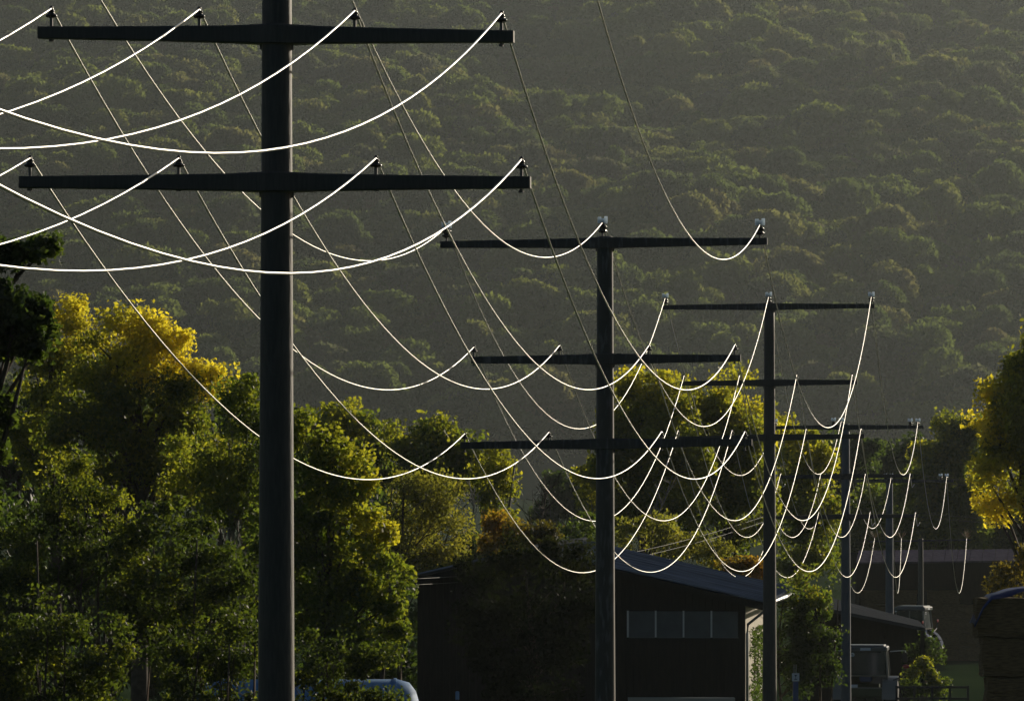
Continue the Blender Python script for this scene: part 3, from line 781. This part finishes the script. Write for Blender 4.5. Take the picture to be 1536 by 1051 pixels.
# ------------------------------------------------------------------ small sign, marker, tarp strip, railing
def sign():
    D = 172.0; p = at(1193.5, 1015, D); gz = ground_z(p.x, D); root = empty('sign', (p.x, D, gz), 0, 'small pale sign with a dark mark on a blue post beside the third pole', 'sign')
    z = p.z - gz
    MB().box((0, 0, z), (.22, .02, .24)).build('plate', M['sticker'], root, bevel=.004)
    mk = MB().add([(-.045,-.013,.07+z),(.045,-.013,.07+z),(0,-.013,.01+z),(-.045,-.018,.07+z),(.045,-.018,.07+z),(0,-.018,.01+z)], [(0,1,2),(5,4,3),(0,3,4,1),(1,4,5,2),(2,5,3,0)])
    mk.box((0, -.015, z), (.014, .006, .1)); mk.box((0, -.015, z - .06), (.08, .006, .025)); mk.build('mark', M['ink'], root)
    for s in (-.05, .015): MB().tube([(s, .02, z + .1), (s, .02, z + .38)], .012, 6).build('rod', M['zinc'], root)
    MB().box((0, .06, (z - .13) / 2), (.16, .09, z - .13)).build('post', M['blue_paint'], root)
sign()
def marker():
    D = 160.0; p = at(686, 1043, D); gz = ground_z(p.x, D); root = empty('marker_post', (p.x, D, gz), 0, 'small pale blue marker post standing alone before the dark barn', 'marker post')
    h = p.z - gz
    MB().lathe([(.05,0),(.05,h-.1)], n=10).build('stem', M['dark_metal'], root); MB().lathe([(.055,h-.1),(.055,h+.1),(.04,h+.13)], n=12).build('reflector', M['tank_paint'], root)
marker()
def strip():
    D = 172.5; a, b = at(942, 1046, D), at(1102, 1043, D); gz = ground_z(a.x, D)
    root = empty('feed_trough', ((a.x + b.x) / 2, D, gz), 0, 'long pale feed trough along the foot of the dark barn', 'trough'); hl = (b.x - a.x) / 2; z = a.z - gz
    m = MB().box((0, -.25, z - .12), (2 * hl, .03, .26)).box((0, .25, z - .12), (2 * hl, .03, .26)).box((0, 0, z - .26), (2 * hl, .5, .03))
    m.build('basin', M['zinc'], root)
    for s in (-.9, 0, .9):
        lg = MB(); 
        for q in (-.22, .22): lg.tube([(s * hl, q * .8, z - .26), (s * hl, q * 1.3, 0)], .025, 6)
        lg.build('trestle', M['dark_metal'], root)
strip()
def railing():
    D = 226.0; a, b = at(1345, 1030, D), at(1452, 1030, D); gz = ground_z(a.x, D); root = empty('railing', (a.x, D, gz), 0, 'low dark railing to the right of the tractor', 'railing'); h = a.z - gz; L = b.x - a.x
    for z in (h, h - .45): MB().box((L / 2, 0, z), (L, .05, .09)).build('rail', M['rail'], root)
    for i in range(5): MB().box((L * i / 4, .06, (h + .06) / 2), (.09, .06, h + .06)).build('post', M['rail'], root)
railing()

# ------------------------------------------------------------------ trees
def t(*a, **k): return make_tree(*a, **k)
# far left, near
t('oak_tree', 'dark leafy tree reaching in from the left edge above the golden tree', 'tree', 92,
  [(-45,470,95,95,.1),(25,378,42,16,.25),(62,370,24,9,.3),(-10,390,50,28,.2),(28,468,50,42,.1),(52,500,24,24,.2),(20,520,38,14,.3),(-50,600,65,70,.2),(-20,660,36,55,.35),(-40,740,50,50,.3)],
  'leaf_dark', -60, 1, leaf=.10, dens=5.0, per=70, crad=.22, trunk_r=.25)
# golden pair, lower lobes tinted darker to paint shade under the lit tops
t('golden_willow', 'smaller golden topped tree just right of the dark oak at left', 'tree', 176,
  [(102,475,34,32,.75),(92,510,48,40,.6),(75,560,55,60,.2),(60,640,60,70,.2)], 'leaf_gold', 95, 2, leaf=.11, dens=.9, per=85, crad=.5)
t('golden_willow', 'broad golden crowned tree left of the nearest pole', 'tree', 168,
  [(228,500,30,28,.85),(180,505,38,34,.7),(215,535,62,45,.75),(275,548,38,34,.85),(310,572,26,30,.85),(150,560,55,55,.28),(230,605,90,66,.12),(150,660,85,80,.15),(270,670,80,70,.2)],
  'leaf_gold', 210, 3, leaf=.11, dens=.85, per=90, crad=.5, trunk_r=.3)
t('alder_tree', 'leafy green tree touching the left side of the nearest pole', 'tree', 140,
  [(365,580,26,28,.35),(345,620,42,45,.3),(380,660,40,70,.25),(330,700,60,70,.4),(290,690,42,45,.55),(370,760,60,70,.3)], 'leaf_green', 345, 4, leaf=.09, dens=1.7, per=60, crad=.36, bark='birch', trunk_r=.07, stems=3, spread=.5)
t('young_tree', 'low green bushy tree with a pointed top at the lower left', 'tree', 118,
  [(118,705,16,30,.45),(110,740,40,40,.35),(60,765,50,50,.2),(165,755,34,36,.4),(110,830,90,70,.15),(20,860,60,70,.2)], leafm='leaf_thicket', clump=.34, base_px=95, seed=5, leaf=.068, dens=2.6, per=60, crad=.26, trunk_r=.05, stems=4, spread=.7)
t('young_tree', 'tangled green tree thicket between the pointed bush and nearest pole', 'tree', 114,
  [(235,790,55,60,.25),(200,860,60,70,.35),(300,820,55,60,.2),(250,930,90,80,.2),(345,880,55,80,.25)], leafm='leaf_thicket', clump=.34, base_px=250, seed=6, leaf=.074, dens=2.3, per=55, crad=.26, trunk_r=.05, stems=4, spread=.8)
t('hedge_bush', 'low leafy bush along the bottom left corner', 'bush', 108,
  [(50,960,90,80,.25),(160,990,80,70,.3),(0,1040,70,60,.35),(110,1070,100,50,.2)], leafm='leaf_thicket', clump=.34, base_px=70, seed=7, leaf=.074, dens=2.3, per=55, crad=.26, trunk_r=.05, stems=4, spread=.7)
t('hedge_bush', 'low leafy bush at the foot of the nearest pole, left side', 'bush', 108,
  [(270,1000,70,70,.25),(360,980,60,80,.25),(330,1070,100,50,.2)], leafm='leaf_thicket', clump=.34, base_px=300, seed=8, leaf=.074, dens=2.3, per=55, crad=.26, trunk_r=.05, stems=4, spread=.7)
# right of the first pole; right lobes tinted yellower to paint sun there
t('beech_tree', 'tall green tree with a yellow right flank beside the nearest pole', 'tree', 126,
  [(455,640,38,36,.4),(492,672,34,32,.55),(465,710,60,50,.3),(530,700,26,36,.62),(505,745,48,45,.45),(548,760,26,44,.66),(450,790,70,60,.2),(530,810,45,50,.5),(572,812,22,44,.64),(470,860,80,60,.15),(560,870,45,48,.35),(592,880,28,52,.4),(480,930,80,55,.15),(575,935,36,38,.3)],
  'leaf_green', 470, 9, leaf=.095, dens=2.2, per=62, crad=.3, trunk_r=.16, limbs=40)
t('hedge_bush', 'leafy bush in front of the pale blue tank trailer', 'bush', 112,
  [(470,990,60,50,.25),(530,1005,50,34,.3),(560,985,40,22,.35),(500,1050,70,45,.2),(575,1052,30,24,.3)], leafm='leaf_thicket', clump=.34, base_px=500, seed=10, leaf=.074, dens=2.6, per=50, crad=.22, trunk_r=.05, stems=4, spread=.5)
# middle distance
t('maple_tree', 'pale green domed trees behind the yellow flanked tree', 'tree', 235,
  [(470,632,36,32,.5),(515,628,34,30,.55),(480,680,60,50,.3),(560,655,36,30,.5),(560,700,50,50,.25)], 'leaf_green', 510, 11, leaf=.16, dens=.55, per=80, crad=.6)
t('maple_tree', 'rounded green tree behind the left end of the second pole crossarms', 'tree', 232,
  [(612,665,34,32,.5),(650,652,38,30,.55),(690,672,30,30,.55),(650,700,70,50,.3),(715,712,26,26,.5),(620,740,50,40,.25)], 'leaf_green', 655, 12, leaf=.16, dens=.55, per=80, crad=.6)
t('olive_tree', 'brownish olive tree with dark stems left of the barn', 'tree', 196,
  [(640,745,60,50,.55),(605,775,42,50,.5),(670,790,48,50,.6),(630,830,66,42,.5)], 'leaf_olive', 622, 13, leaf=.10, dens=1.0, per=50, crad=.42, trunk_r=.10, stems=3, spread=.9)
t('birch_tree', 'slender white trunked birch above the orange shrubs', 'tree', 206,
  [(735,690,26,22,.6),(718,712,26,24,.6),(755,715,17,20,.65),(738,745,26,26,.45),(745,775,22,22,.6)], 'leaf_green', 721, 14, leaf=.12, dens=1.1, per=45, crad=.4, bark='birch', trunk_r=.12, limbs=16, stems=2, spread=.5)
t('orange_shrub', 'orange leaved shrub at the foot of the birch', 'shrub', 200, [(745,790,16,24,.75),(733,815,16,18,.6)], 'leaf_orange', 742, 15, leaf=.11, dens=2, per=60, crad=.35, trunk_r=.05)
t('orange_shrub', 'wide golden orange shrub above the dark barn roof', 'shrub', 200, [(775,798,22,16,.6),(800,806,16,16,.55),(825,800,14,20,.3)], 'leaf_orange', 790, 16, leaf=.11, dens=2, per=60, crad=.35, trunk_r=.05)
def bare_tree(label, px, py_top, D, seed, r=.09, mat_='birch', spreadm=.6, n=60):
    rng = np.random.default_rng(seed); c = at(px, 700, D); gz = ground_z(c.x, D); top = at(px, py_top, D).z - gz
    root = empty('bare_tree', (c.x, D, gz), 0, label, 'tree'); m = MB()
    pts = [Vector((0, 0, -.3))] + [Vector((rng.normal() * .12 * i, rng.normal() * .1, top * i / 5)) for i in range(1, 6)]
    m.tube(pts, [r * (1 - .17 * i) for i in range(6)], 7); m.build('trunk', M[mat_], root, smooth=True)
    b = MB()
    for k_ in range(n):
        q = 1.6 + rng.random() * 3.3; i = int(q); a = pts[i].lerp(pts[min(i + 1, 5)], q - i)
        d = Vector((rng.normal() * spreadm, rng.normal() * spreadm * .7, .7 + rng.random() * 1.2)) * (1.35 - q * .16)
        b.tube([a, a + d * .55 + Vector((0, 0, -.06)), a + d], [r * .28, r * .18, .012], 4)
        e = a + d * .7
        for _ in range(2):
            b.tube([e, e + Vector((rng.normal() * .3, rng.normal() * .3, .45 * rng.random() + .15))], [.014, .008], 3)
    b.build('branches', M[mat_], root)
bare_tree('bare reddish twigged tree in the gap before the meadow', 797, 728, 245, 31, .10, 'bark')
bare_tree('thin bare birch, left one right of the twiggy tree', 832, 752, 240, 32, .07, 'birch', .35, 34)
bare_tree('thin bare birch just left of the second pole', 866, 750, 240, 33, .07, 'birch', .35, 34)
bare_tree('leaning pale birch stem under the left crossarm end of the second pole', 706, 745, 203, 34, .08, 'birch', .25, 14)
t('dark_shrub', 'dark shrub behind the left part of the barn roof', 'shrub', 203, [(700,835,50,28,.2),(745,830,40,26,.25),(660,850,30,20,.2)], 'leaf_dark', 710, 17, leaf=.12, dens=1.6, per=60, crad=.4, trunk_r=.06, stems=3, spread=1)
t('dark_shrub', 'dark shrub behind the barn roof, left of the second pole', 'shrub', 203, [(800,828,45,28,.2),(850,830,45,38,.25),(880,800,22,26,.35),(885,850,30,40,.3)], 'leaf_dark', 840, 18, leaf=.12, dens=1.6, per=60, crad=.4, trunk_r=.06, stems=3, spread=1)
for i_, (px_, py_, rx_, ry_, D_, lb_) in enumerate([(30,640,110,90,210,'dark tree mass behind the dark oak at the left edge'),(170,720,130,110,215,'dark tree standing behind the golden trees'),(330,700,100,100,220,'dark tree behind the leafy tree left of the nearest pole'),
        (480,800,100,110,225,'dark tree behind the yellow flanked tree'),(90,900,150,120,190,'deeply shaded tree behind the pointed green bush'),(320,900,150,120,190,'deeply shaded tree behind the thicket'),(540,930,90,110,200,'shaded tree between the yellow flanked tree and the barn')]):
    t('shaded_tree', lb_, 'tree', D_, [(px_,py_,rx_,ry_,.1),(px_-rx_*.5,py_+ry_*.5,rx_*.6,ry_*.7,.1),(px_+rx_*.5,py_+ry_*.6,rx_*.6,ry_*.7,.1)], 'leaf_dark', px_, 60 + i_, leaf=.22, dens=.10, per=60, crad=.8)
t('far_tree', 'hazy round tree on the green meadow in the gap', 'tree', 440, [(850,742,40,32,.2),(880,755,34,30,.2),(830,765,30,24,.2)], 'leaf_dark', 855, 19, leaf=.3, dens=.25, per=70, crad=.9)
# the two domes behind the second and third poles
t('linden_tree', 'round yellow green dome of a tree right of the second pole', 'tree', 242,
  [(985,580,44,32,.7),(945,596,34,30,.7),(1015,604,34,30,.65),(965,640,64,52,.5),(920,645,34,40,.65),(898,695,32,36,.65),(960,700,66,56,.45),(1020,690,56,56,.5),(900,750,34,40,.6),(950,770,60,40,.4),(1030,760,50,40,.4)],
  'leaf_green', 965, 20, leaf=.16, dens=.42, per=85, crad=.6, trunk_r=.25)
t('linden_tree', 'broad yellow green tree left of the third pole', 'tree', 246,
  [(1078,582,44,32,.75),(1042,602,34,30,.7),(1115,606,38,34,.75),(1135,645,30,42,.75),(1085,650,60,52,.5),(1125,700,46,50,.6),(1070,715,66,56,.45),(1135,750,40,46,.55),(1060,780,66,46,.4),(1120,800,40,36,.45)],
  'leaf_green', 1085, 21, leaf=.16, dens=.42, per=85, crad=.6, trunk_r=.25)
t('undergrowth_bush', 'tawny undergrowth behind the barn roof right of the second pole', 'bush', 215, [(945,800,40,32,.45),(1000,800,45,32,.5),(1055,825,45,26,.5)], 'leaf_olive', 990, 22, leaf=.12, dens=1.0, per=50, crad=.45, trunk_r=.06, stems=4, spread=1.2)
bare_tree('bare white birch rising from the undergrowth behind the barn roof', 1003, 715, 225, 35, .09, 'birch', .3, 30)
bare_tree('second white birch stem, nearer the third pole', 1082, 790, 222, 36, .08, 'birch', .3, 20)
t('red_shrub', 'rust red shrub at the low end of the barn roof', 'shrub', 205, [(1118,848,26,18,.85),(1135,862,14,20,.9),(1100,850,16,12,.7)], 'leaf_orange', 1120, 23, leaf=.11, dens=2.4, per=55, crad=.32, trunk_r=.05)
t('linden_tree', 'sunlit tree between the third and fourth poles', 'tree', 262,
  [(1190,650,30,26,.7),(1215,672,34,28,.7),(1185,705,38,46,.6),(1232,718,32,34,.65),(1200,765,56,50,.45),(1248,775,26,42,.55),(1215,830,52,50,.35)], 'leaf_green', 1205, 24, leaf=.17, dens=.42, per=75, crad=.62, trunk_r=.2)
t('far_tree', 'hazy dark tree behind the fourth pole', 'tree', 455, [(1248,690,26,28,.2),(1290,690,36,32,.2),(1270,730,50,40,.2)], 'leaf_dark', 1270, 25, leaf=.3, dens=.25, per=70, crad=.9)
t('far_tree', 'hazy dark tree right of the fourth pole top', 'tree', 470, [(1335,700,34,34,.25),(1360,690,26,30,.3),(1340,740,50,40,.2)], 'leaf_dark', 1340, 26, leaf=.3, dens=.25, per=70, crad=.9)
t('maple_tree', 'shaded tree with orange flecks behind the hay barn, left of the yellow maple', 'tree', 395,
  [(1395,675,30,26,.55),(1430,655,34,34,.45),(1455,690,40,50,.3),(1400,720,40,40,.3),(1440,760,60,50,.2),(1370,760,40,40,.25),(1400,800,70,30,.15)], 'leaf_green', 1425, 27, leaf=.24, dens=.28, per=80, crad=.85)
t('maple_tree', 'dim tree behind the fifth pole and hay barn', 'tree', 400, [(1320,770,45,40,.25),(1290,800,40,35,.2),(1350,800,50,30,.2),(1480,800,60,40,.15),(1540,800,60,40,.15)], 'leaf_green', 1330, 28, leaf=.24, dens=.28, per=80, crad=.85)
t('yellow_maple', 'bright yellow maple at the right edge of the picture', 'tree', 186,
  [(1550,520,22,30,.3),(1532,566,36,32,.5),(1497,592,28,22,.8),(1485,630,26,34,.85),(1530,640,55,60,.35),(1498,690,32,44,.6),(1540,720,50,60,.3),(1505,755,28,24,.8),(1560,600,60,80,.3)], 'leaf_gold', 1545, 29, leaf=.14, dens=1.0, per=70, crad=.5, trunk_r=.25)
t('green_bush', 'sunlit bush beside the third pole above the small sign', 'bush', 190, [(1195,880,30,24,.7),(1222,895,28,26,.7),(1185,915,24,30,.2),(1225,935,34,30,.25),(1185,965,34,34,.1),(1225,975,40,34,.08),(1205,1010,44,30,.05)], 'leaf_dark', 1205, 30, leaf=.10, dens=2.2, per=60, crad=.34, trunk_r=.06, stems=3, spread=.5)
t('rust_shrub', 'rust brown shrub above the tarpaulin at the right edge', 'shrub', 175, [(1518,862,22,26,.5),(1540,845,24,26,.5),(1500,880,14,16,.4)], 'leaf_orange', 1520, 40, leaf=.10, dens=2.0, per=45, crad=.34, trunk_r=.05)
t('green_plant', 'small sunlit green plants right of the tractor', 'plant', 232, [(1388,1008,20,14,.5),(1370,1012,12,9,.5),(1398,1016,14,10,.4),(1385,995,8,10,.5),(1385,1028,26,14,.0),(1365,1035,20,14,.0),(1405,1032,20,14,.1)], 'leaf_green', 1388, 41, leaf=.10, dens=6, per=35, crad=.22, trunk_r=.03, limbs=10)
t('green_bush', 'dark green bush behind the railing right of the tractor', 'bush', 246, [(1395,975,20,30,.15),(1372,990,14,18,.15)], 'leaf_dark', 1392, 42, leaf=.14, dens=1.6, per=50, crad=.4, trunk_r=.05)
t('dark_evergreen', 'near black evergreen in front of the barn ridge, left of the second pole', 'tree', 168, [(750,848,55,30,.3),(800,828,50,32,.5),(850,832,42,38,.5),(880,880,30,50,.5),(830,930,70,80,.2),(740,930,70,80,.1),(800,1020,80,70,.2)], 'leaf_black', 810, 44, leaf=.11, dens=.9, per=60, crad=.42, trunk_r=.12)
print('leaf tris', TRIS[0])

# ------------------------------------------------------------------ haze
hz = MB().box((0, 2160, 176), (5400, 7760, 400))
hm = bpy.data.materials.new('haze_air'); hm.use_nodes = True; n = hm.node_tree.nodes; l = hm.node_tree.links
n.remove(n['Principled BSDF']); pv = n.new('ShaderNodeVolumePrincipled'); pv.inputs['Color'].default_value = (.86, .96, .98, 1)
pv.inputs['Density'].default_value = HAZE; pv.inputs['Anisotropy'].default_value = .55
l.new(pv.outputs[0], n['Material Output'].inputs['Volume'])
tag(hz.build('haze', hm), kind='stuff')
